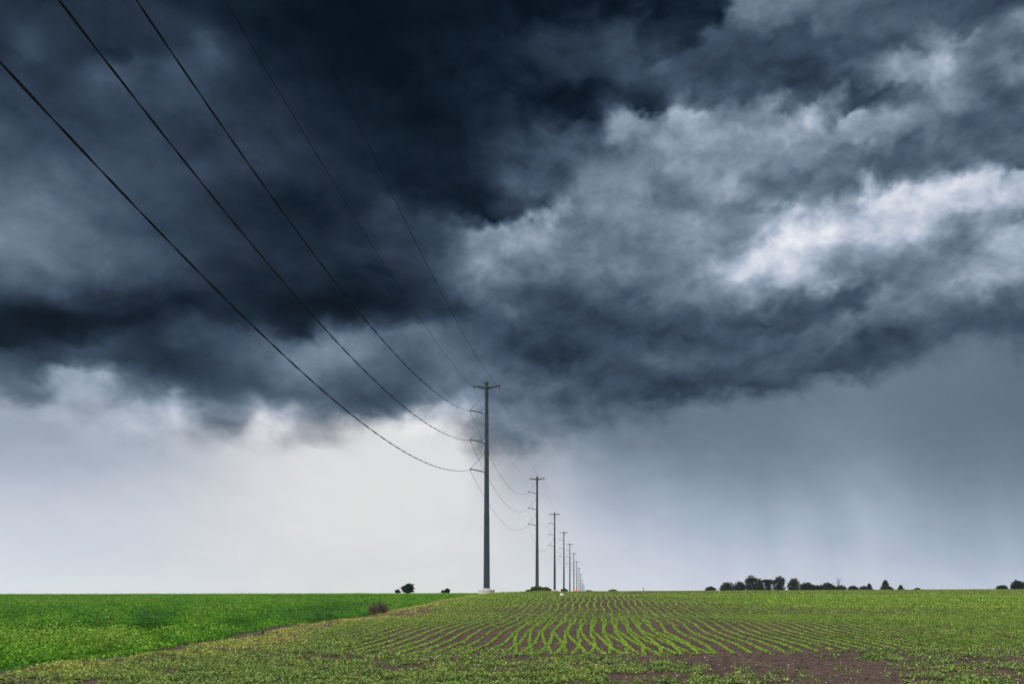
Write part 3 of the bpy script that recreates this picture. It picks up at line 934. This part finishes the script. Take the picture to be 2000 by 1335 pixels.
# finer bands where the cloud edges are crisp
FINE = {
25: '1000:22 1125:26 1225:42 1250:48 1275:26 1325:34 1400:38 1420:60 1432:120 1462:122 1500:118 1525:126 1575:105 1650:95 1750:88 1850:80 1950:84 1985:106',
75: '1000:30 1050:38 1150:50 1225:62 1250:48 1275:55 1325:45 1362:48 1387:78 1425:88 1475:85 1500:80 1575:72 1650:78 1725:78 1787:74 1825:112 1862:128 1887:132 1905:100 1950:90 2000:85',
125: '1000:34 1075:48 1150:55 1225:65 1287:78 1305:95 1325:75 1375:72 1425:68 1475:66 1550:55 1587:58 1625:68 1675:75 1700:85 1712:118 1737:125 1762:152 1787:142 1825:162 1850:168 1875:130 1925:120 1975:125',
175: '1000:34 1100:32 1175:38 1225:45 1275:52 1312:70 1325:92 1350:78 1375:96 1400:88 1425:92 1450:82 1475:80 1500:98 1525:75 1550:68 1600:68 1650:66 1700:68 1737:70 1762:112 1787:105 1825:132 1862:132 1900:110 1950:95 2000:90',
200: '1000:32 1125:25 1162:45 1187:70 1212:85 1237:50 1262:44 1287:62 1312:112 1330:132 1350:85 1375:106 1400:84 1425:112 1450:90 1475:105 1500:118 1520:132 1537:100 1562:80 1600:92 1625:132 1637:110 1650:70 1700:74 1737:106 1762:100 1800:110 1837:147 1875:115 1950:80 2000:100',
225: '1000:45 1050:35 1125:27 1150:36 1175:88 1200:138 1225:124 1237:147 1262:122 1275:130 1300:152 1325:172 1350:138 1362:168 1387:156 1412:118 1437:130 1462:124 1487:152 1500:132 1525:120 1550:86 1565:140 1587:180 1607:140 1620:86 1637:118 1662:170 1687:152 1712:140 1737:135 1775:120 1825:115 1875:100 1925:88 1975:82 2000:95',
275: '1000:52 1025:70 1062:72 1112:82 1162:85 1187:126 1212:132 1237:120 1262:142 1300:152 1350:157 1400:157 1450:150 1500:160 1525:166 1550:158 1587:138 1612:156 1662:148 1700:135 1737:115 1775:88 1800:116 1837:95 1862:105 1900:100 1950:105 2000:105',
325: '1000:38 1037:80 1087:72 1125:100 1150:115 1200:125 1250:130 1300:135 1350:150 1400:145 1445:163 1475:150 1500:148 1550:150 1600:120 1650:105 1700:90 1750:88 1800:104 1837:132 1875:124 1900:142 1925:152 1950:120 1975:94 2000:90',
350: '1000:62 1037:82 1087:76 1125:105 1150:118 1200:122 1250:130 1275:115 1325:118 1375:135 1400:140 1440:165 1475:135 1500:122 1550:120 1600:105 1650:93 1687:110 1712:155 1737:103 1762:132 1787:113 1812:182 1850:204 1900:208 1937:202 1962:163 1975:158 2000:186',
375: '500:45 575:38 650:38 725:42 775:34 825:28 925:25 962:45 1000:70 1037:85 1075:82 1105:95 1137:118 1200:118 1250:128 1275:112 1325:110 1375:128 1425:152 1450:146 1475:118 1500:108 1550:118 1600:110 1650:116 1675:104 1695:152 1712:188 1737:198 1775:207 1812:218 1850:202 1900:198 1950:196 2000:186',
400: '500:36 600:34 650:36 725:40 750:55 775:60 800:45 850:42 925:29 950:36 975:58 1000:55 1037:64 1075:73 1095:126 1105:148 1125:126 1175:125 1225:130 1275:125 1325:110 1375:122 1400:130 1450:112 1487:105 1500:114 1537:120 1562:168 1587:144 1625:166 1662:166 1687:192 1712:212 1750:220 1775:220 1812:206 1850:196 1900:186 1950:165 2000:160',
425: '500:36 575:34 650:35 700:42 737:58 800:58 837:65 862:50 900:36 950:38 975:55 1000:88 1015:144 1037:142 1055:115 1070:147 1087:164 1105:115 1137:128 1200:135 1250:130 1300:130 1350:135 1387:132 1425:116 1462:128 1500:155 1525:166 1562:192 1587:202 1625:196 1675:202 1712:217 1750:214 1787:220 1812:206 1850:165 1900:155 1950:128 2000:113',
450: '500:35 625:32 712:50 750:55 800:55 850:68 887:84 912:110 937:142 962:147 1000:157 1037:157 1062:140 1087:163 1107:128 1150:128 1225:130 1300:128 1350:152 1375:140 1425:124 1462:135 1500:168 1525:197 1562:221 1600:214 1625:202 1675:202 1725:207 1775:202 1800:186 1825:165 1862:133 1900:113 1925:116 1950:146 2000:156',
475: '500:32 650:36 700:44 750:50 800:48 850:62 887:85 925:126 950:140 1000:157 1037:149 1062:138 1100:128 1150:132 1200:125 1250:114 1300:125 1350:147 1387:130 1425:124 1445:140 1462:186 1500:206 1537:218 1575:207 1612:190 1650:178 1675:170 1725:172 1775:165 1812:150 1850:127 1887:108 1912:124 1937:157 2000:166',
500: '1000:125 1050:120 1125:118 1175:124 1250:108 1300:122 1350:142 1387:140 1425:150 1462:190 1500:213 1537:208 1575:186 1612:165 1650:136 1687:152 1725:140 1775:124 1812:117 1850:114 1887:134 1925:156 2000:168',
525: '500:42 550:48 625:40 675:34 725:29 775:45 825:58 862:75 900:98 925:130 950:154 962:125 1000:125 1050:118 1125:115 1175:120 1225:115 1250:112 1275:108 1325:130 1375:156 1425:176 1462:192 1500:192 1550:186 1600:165 1637:128 1675:135 1712:120 1750:103 1800:110 1850:130 1900:156 1950:163 2000:158',
550: '1000:108 1050:98 1100:95 1150:100 1200:110 1300:116 1350:125 1400:132 1450:150 1500:166 1550:174 1600:156 1650:124 1700:92 1750:93 1800:115 1850:136 1900:152 1950:141 2000:126',
575: '1000:98 1050:88 1100:80 1150:90 1200:95 1300:105 1400:116 1450:125 1500:136 1550:120 1600:88 1650:72 1700:73 1725:116 1775:116 1825:108 1875:120 1925:126 1962:98 2000:98',
}
sky_y = sorted(SKY)
sky_rows = [tuple(np.array(z, float) for z in zip(*[map(float, q.split(':')) for q in SKY[k].split()])) for k in sky_y]


SX = np.arange(0, 2001, 10.0)
base_tab = np.stack([np.interp(SX, a, b) for a, b in sky_rows])
all_y = sorted(set(SKY) | set(FINE))
full_tab = []
for k in all_y:
    row = np.array([np.interp(k, sky_y, base_tab[:, q]) for q in range(len(SX))])
    if k in FINE:
        a, b = [np.array(z, float) for z in zip(*[map(float, q.split(':')) for q in FINE[k].split()])]
        w_ = smooth(a[0] - 5, a[0] + 60, SX) if a[0] > 0 else np.ones_like(SX)
        row = row * (1 - w_) + np.interp(SX, a, b) * w_
    full_tab.append(row)
full_tab = np.array(full_tab)


def sky_val(px, py):
    vals = np.array([np.interp(px, SX, rw) for rw in full_tab])
    v_ = float(np.interp(py, all_y, vals))
    return max(25.0, v_ + 5.0 * max(0.0, 1 - v_ / 90.0)) / 255.0


def tex_amt(px, py):
    base = np.interp(px, [0, 300, 600, 900, 1000, 1250, 1500, 1700, 2000], [790, 860, 850, 830, 860, 800, 750, 690, 640])
    calm_left = .55 + .45 * smooth(800, 1050, px)
    return float(.07 + .93 * calm_left * (1 - smooth(base - 25, base + 45, py)))


def blue_amt(px, py):
    low = np.interp(px, [0, 300, 480, 700, 900, 1000, 1150, 1400, 2000], [.8, .66, .3, .06, .1, .4, .8, 1.0, 1.15])
    base = np.interp(px, [0, 300, 600, 900, 1000, 2000], [740, 800, 810, 810, 850, 800])
    t = float(smooth(base - 50, base + 50, py))
    return float((.95 * (1 - t) + low * t) / 1.2)


AZ0 = math.radians(31.0)
EL1 = math.radians(35.0)
NROW = 76
NST = 31
SHARP = .6

world = bpy.data.worlds.new('World')
sc.world = world
world.use_nodes = True
nt = world.node_tree
N, L = nt.nodes, nt.links
N.clear()


def math_node(op, a, b=None, c=None, clamp=False):
    n = N.new('ShaderNodeMath'); n.operation = op; n.use_clamp = clamp
    for i_, q in enumerate((a, b, c)):
        if q is None: continue
        if isinstance(q, (int, float)): n.inputs[i_].default_value = q
        else: L.new(q, n.inputs[i_])
    return n.outputs[0]


def mix_col(fac, a, b):
    n = N.new('ShaderNodeMix'); n.data_type = 'RGBA'; n.clamp_factor = True
    for k_, q in ((0, fac), (6, a), (7, b)):
        if isinstance(q, (int, float)): n.inputs[k_].default_value = q
        elif isinstance(q, tuple): n.inputs[k_].default_value = q
        else: L.new(q, n.inputs[k_])
    return n.outputs[2]


def ramp(fac, stops, interp='LINEAR'):
    n = N.new('ShaderNodeValToRGB')
    cr = n.color_ramp
    cr.interpolation = interp
    while len(cr.elements) > 1: cr.elements.remove(cr.elements[-1])
    cr.elements[0].position = stops[0][0]; cr.elements[0].color = (*stops[0][1], 1)
    for p_, c_ in stops[1:]:
        e_ = cr.elements.new(p_); e_.color = (*c_, 1)
    L.new(fac, n.inputs['Fac'])
    return n.outputs['Color']


def mrange(v_, a_, b_):
    n = N.new('ShaderNodeMapRange'); n.interpolation_type = 'SMOOTHSTEP'
    n.inputs[1].default_value = a_; n.inputs[2].default_value = b_
    L.new(v_, n.inputs[0])
    return n.outputs[0]


tc = N.new('ShaderNodeTexCoord')
sep = N.new('ShaderNodeSeparateXYZ')
L.new(tc.outputs['Generated'], sep.inputs[0])
az = math_node('ARCTAN2', sep.outputs[0], sep.outputs[1])
el = math_node('ARCSINE', sep.outputs[2])


def sky_noise(scale, detail, rough, stretch, dist=0.0, off=(0, 0, 0)):
    mp = N.new('ShaderNodeMapping')
    mp.inputs['Scale'].default_value = stretch
    mp.inputs['Location'].default_value = off
    L.new(tc.outputs['Generated'], mp.inputs['Vector'])
    n = N.new('ShaderNodeTexNoise')
    n.inputs['Scale'].default_value = scale
    n.inputs['Detail'].default_value = detail
    n.inputs['Roughness'].default_value = rough
    n.inputs['Distortion'].default_value = dist
    L.new(mp.outputs[0], n.inputs['Vector'])
    return n


# wind-torn edges: bend the lookup a little, coarse and fine
w1 = sky_noise(7, 3, .55, (1, 1, 1.5))
w2 = sky_noise(30, 7, .57, (1, 1, 1.25), .2, (3, 1, 2))
s1 = N.new('ShaderNodeSeparateColor'); L.new(w1.outputs['Color'], s1.inputs[0])
s2 = N.new('ShaderNodeSeparateColor'); L.new(w2.outputs['Color'], s2.inputs[0])
A1, A2 = .006, .052
calm = math_node('MULTIPLY_ADD', math_node('SUBTRACT', el, .09), 8.0, .25, True)   # less bending low in the sky
a1 = math_node('MULTIPLY', calm, A1)
a2 = math_node('MULTIPLY', math_node('MULTIPLY', calm, A2), math_node('MULTIPLY_ADD', mrange(az, -.16, .02), .32, .68))
azw = math_node('MULTIPLY_ADD', math_node('SUBTRACT', s1.outputs[0], .5), a1, az)
azw = math_node('MULTIPLY_ADD', math_node('SUBTRACT', s2.outputs[0], .5), a2, azw)
elw = math_node('MULTIPLY_ADD', math_node('SUBTRACT', s1.outputs[1], .5), a1, el)
elw = math_node('MULTIPLY_ADD', math_node('SUBTRACT', s2.outputs[1], .5), a2, elw)

uA = math_node('MULTIPLY_ADD', azw, 1.5 / AZ0, 1.5)            # 0..1, 1..2, 2..3 across the three thirds
uB = math_node('SUBTRACT', uA, 1.0)
uC = math_node('SUBTRACT', uA, 2.0)
pastA = math_node('GREATER_THAN', uA, 1.0)
pastB = math_node('GREATER_THAN', uA, 2.0)
tr = math_node('MULTIPLY', elw, (NROW - 1) / EL1)
acc = None
grid = np.zeros((NROW, 3 * NST - 2, 3))
for r_ in range(NROW):
    e_ = EL1 * r_ / (NROW - 1)
    for k_ in range(3 * NST - 2):
        a_ = -AZ0 + 2 * AZ0 * k_ / (3 * NST - 3)
        px_ = min(max(CX + F * math.tan(a_), 0), 2000)
        py_ = min(max(HY - F * math.tan(e_) / math.cos(a_), 0), 1150)
        grid[r_, k_] = (sky_val(px_, py_), tex_amt(px_, py_), blue_amt(px_, py_))


def soften(g_):
    for ax in (0, 1):
        for _ in range(2):
            lo = np.concatenate([g_.take([0], ax), g_.take(range(g_.shape[ax] - 1), ax)], ax)
            hi = np.concatenate([g_.take(range(1, g_.shape[ax]), ax), g_.take([-1], ax)], ax)
            g_ = (lo + 2 * g_ + hi) / 4
    return g_


lum = grid[:, :, 0]
sharp = lum + SHARP * (lum - soften(lum)) * grid[:, :, 1]
grid[:, :, 0] = np.clip(sharp, .098, .87)


def fill_ramp(cr, stops, interp):
    cr.interpolation = interp
    while len(cr.elements) > 1: cr.elements.remove(cr.elements[-1])
    cr.elements[0].position = stops[0][0]; cr.elements[0].color = (*stops[0][1], 1)
    for p_, c_ in stops[1:]:
        e_ = cr.elements.new(p_); e_.color = (*c_, 1)


def sky_row(sts):
    """one band of the cloud deck: three ramps along the compass, joined end to end"""
    g = bpy.data.node_groups.new('cloud_band', 'ShaderNodeTree')
    for nm in ('a', 'b', 'c', 'past_a', 'past_b'): g.interface.new_socket(nm, in_out='INPUT', socket_type='NodeSocketFloat')
    g.interface.new_socket('value', in_out='OUTPUT', socket_type='NodeSocketColor')
    gi, go = g.nodes.new('NodeGroupInput'), g.nodes.new('NodeGroupOutput')
    rs = []
    for k_ in range(3):
        ra = g.nodes.new('ShaderNodeValToRGB')
        fill_ramp(ra.color_ramp, sts[k_], 'CARDINAL')
        g.links.new(gi.outputs[k_], ra.inputs[0])
        rs.append(ra.outputs[0])
    o_ = rs[0]
    for k_ in (1, 2):
        m = g.nodes.new('ShaderNodeMix'); m.data_type = 'RGBA'
        g.links.new(gi.outputs[2 + k_], m.inputs[0]); g.links.new(o_, m.inputs[6]); g.links.new(rs[k_], m.inputs[7])
        o_ = m.outputs[2]
    g.links.new(o_, go.inputs[0])
    n = N.new('ShaderNodeGroup'); n.node_tree = g
    for k_, q in enumerate((uA, uB, uC, pastA, pastB)): L.new(q, n.inputs[k_])
    return n.outputs[0]


for r_ in range(NROW):
    cols = [tuple(float(q_) for q_ in c_) for c_ in grid[r_]]
    row = sky_row([[(k_ / (NST - 1), cols[q * (NST - 1) + k_]) for k_ in range(NST)] for q in range(3)])
    acc = row if acc is None else mix_col(math_node('SUBTRACT', tr, r_ - 1.0), acc, row)
sp_ = N.new('ShaderNodeSeparateColor'); L.new(acc, sp_.inputs[0])
Lm, Tm, Bm = sp_.outputs[0], sp_.outputs[1], sp_.outputs[2]
UPV = (.006, 0, .016)
d1 = sky_noise(8, 8, .58, (1, 1, 1.7), .3, (5, 2, 1))
d2 = sky_noise(17, 7, .6, (1, 1, 1.5), .2, (1, 7, 4))
d2u = sky_noise(17, 7, .6, (1, 1, 1.5), .2, (1 + UPV[0], 7, 4 + UPV[2] * 1.5))
relief = math_node('SUBTRACT', d2.outputs['Fac'], d2u.outputs['Fac'])      # upper sides of the puffs catch more light
det = math_node('ADD', math_node('MULTIPLY', math_node('SUBTRACT', d1.outputs['Fac'], .5), .27),
                math_node('MULTIPLY', relief, .46))
# rain shafts hanging under the bank on the right
cx_ = N.new('ShaderNodeCombineXYZ')
L.new(math_node('MULTIPLY', math_node('MULTIPLY_ADD', el, .2, az), 22.0), cx_.inputs[0])
L.new(math_node('MULTIPLY', el, 2.2), cx_.inputs[1])
rn = N.new('ShaderNodeTexNoise'); rn.inputs['Scale'].default_value = 1.0; rn.inputs['Detail'].default_value = 4; rn.inputs['Roughness'].default_value = .5
L.new(cx_.outputs[0], rn.inputs['Vector'])
RAIN = (rn.outputs['Fac'], )
# contrast grows with the cloud's own brightness
gain = math_node('MULTIPLY', Tm, math_node('MULTIPLY_ADD', Lm, 1.2, .24))
Lf = math_node('MULTIPLY_ADD', det, gain, Lm)
rmask = math_node('MULTIPLY', mrange(az, .07, .2), math_node('MULTIPLY', math_node('SUBTRACT', 1.0, Tm), mrange(el, .2, .06)))
Lf = math_node('MULTIPLY_ADD', math_node('MULTIPLY', math_node('SUBTRACT', RAIN[0], .5), .08), rmask, Lf, True)


def lin(c):
    c /= 255.0
    return c / 12.92 if c <= .04045 else ((c + .055) / 1.055) ** 2.4


BL = [(0, (0, 2, 6)), (16, (6, 16, 25)), (28, (15, 28, 40)), (45, (33, 46, 61)), (75, (60, 76, 96)), (110, (93, 111, 130)), (145, (129, 146, 165)),
      (180, (167, 181, 201)), (205, (200, 206, 221)), (225, (221, 226, 235)), (255, (252, 254, 255))]
NE = [(0, (0, 2, 4)), (28, (20, 28, 36)), (75, (62, 75, 91)), (110, (98, 110, 123)), (145, (143, 145, 150)), (180, (180, 180, 182)),
      (215, (214, 216, 218)), (230, (230, 230, 228)), (255, (255, 255, 253))]


AIR = (.0036, .0043, .0048)


def tone(stops):
    # dense, so the curve stays perceptual
    out_ = []
    gs = [g for g, _ in stops]
    for q in range(24):
        g = 255 * q / 23
        c_ = [lin(np.interp(g, gs, [s_[1][i_] for s_ in stops])) for i_ in range(3)]
        c_ = [max(0.0, (v_ - a_) * 1.01) for v_, a_ in zip(c_, AIR)]      # the air in front adds this much light
        out_.append((q / 23, tuple(c_)))
    return out_


cb = ramp(Lf, tone(BL)); cn = ramp(Lf, tone(NE))
cloud = mix_col(math_node('MULTIPLY', Bm, 1.2), cn, cb)

# the rest of the dome, outside the photograph: a broken bright overcast over a Nishita sky
SUN_EL, SUN_AZ = math.radians(42), math.radians(-125)       # azimuth clockwise from +Y
nish = N.new('ShaderNodeTexSky')
nish.sky_type = 'NISHITA'
nish.sun_disc = False
nish.sun_elevation = SUN_EL
nish.sun_rotation = SUN_AZ
nm_ = N.new('ShaderNodeMix'); nm_.data_type = 'RGBA'; nm_.blend_type = 'MULTIPLY'; nm_.inputs[0].default_value = 1
L.new(nish.outputs[0], nm_.inputs[6]); nm_.inputs[7].default_value = (.1, .1, .1, 1)
gn = sky_noise(3.2, 7, .6, (1, 1, 1.6), .5, (2, 5, 7))
gcol = ramp(gn.outputs['Fac'], [(.3, (.7, .75, .82)), (.5, (1.4, 1.42, 1.45)), (.7, (2.2, 2.14, 2.06))])
low = ramp(el, [(0, (1.3,) * 3), (.05, (1.1,) * 3), (.1, (.45,) * 3), (.16, (.1,) * 3), (.3, (.12,) * 3), (.55, (.8,) * 3), (.9, (1.08,) * 3)])          # unseen rim and dark band shaped for pole reflections, overhead brightened for the ground
gm = N.new('ShaderNodeMix'); gm.data_type = 'RGBA'; gm.blend_type = 'MULTIPLY'; gm.inputs[0].default_value = 1
L.new(gcol, gm.inputs[6])
L.new(low, gm.inputs[7])
rest = mix_col(.82, nm_.outputs[2], gm.outputs[2])
azabs = math_node('ABSOLUTE', az)


outside = math_node('MAXIMUM', mrange(azabs, math.radians(32), math.radians(50)), mrange(el, math.radians(36), math.radians(52)))
full = mix_col(outside, cloud, rest)
bg = N.new('ShaderNodeBackground')
bg.inputs['Strength'].default_value = 1.0
L.new(full, bg.inputs['Color'])
wo = N.new('ShaderNodeOutputWorld')
L.new(bg.outputs[0], wo.inputs['Surface'])
world.cycles.sampling_method = 'MANUAL'
world.cycles.sample_map_resolution = 512

sun = bpy.data.lights.new('sun', 'SUN')
sun.energy = 2.6
sun.angle = math.radians(10)
sun.color = (1, .95, .86)
so = bpy.data.objects.new('sun', sun)
COL.objects.link(so)
d = Vector((math.sin(SUN_AZ) * math.cos(SUN_EL), math.cos(SUN_AZ) * math.cos(SUN_EL), math.sin(SUN_EL)))
so.rotation_euler = d.to_track_quat('Z', 'Y').to_euler()
so.location = (0, 0, 40)

# ------------------------------------------------------------------ camera
cam = bpy.data.cameras.new('camera')
cam.sensor_width = 36
cam.lens = 36 * F / 2000
cam.shift_x = 0
cam.shift_y = (HY - 667.5) / 2000
cam.clip_start = .1
cam.clip_end = 6000
co = bpy.data.objects.new('camera', cam)
COL.objects.link(co)
co.location = (0, 0, EYE)
co.rotation_euler = (math.pi / 2, 0, 0)
sc.camera = co

sc.view_settings.view_transform = 'Standard'
sc.view_settings.look = 'None'
sc.view_settings.exposure = 0
sc.view_settings.gamma = 1
sc.cycles.use_denoising = True
sc.cycles.denoising_prefilter = 'ACCURATE'
sc.cycles.max_bounces = 6
sc.cycles.volume_bounces = 1
sc.cycles.sample_clamp_indirect = 6
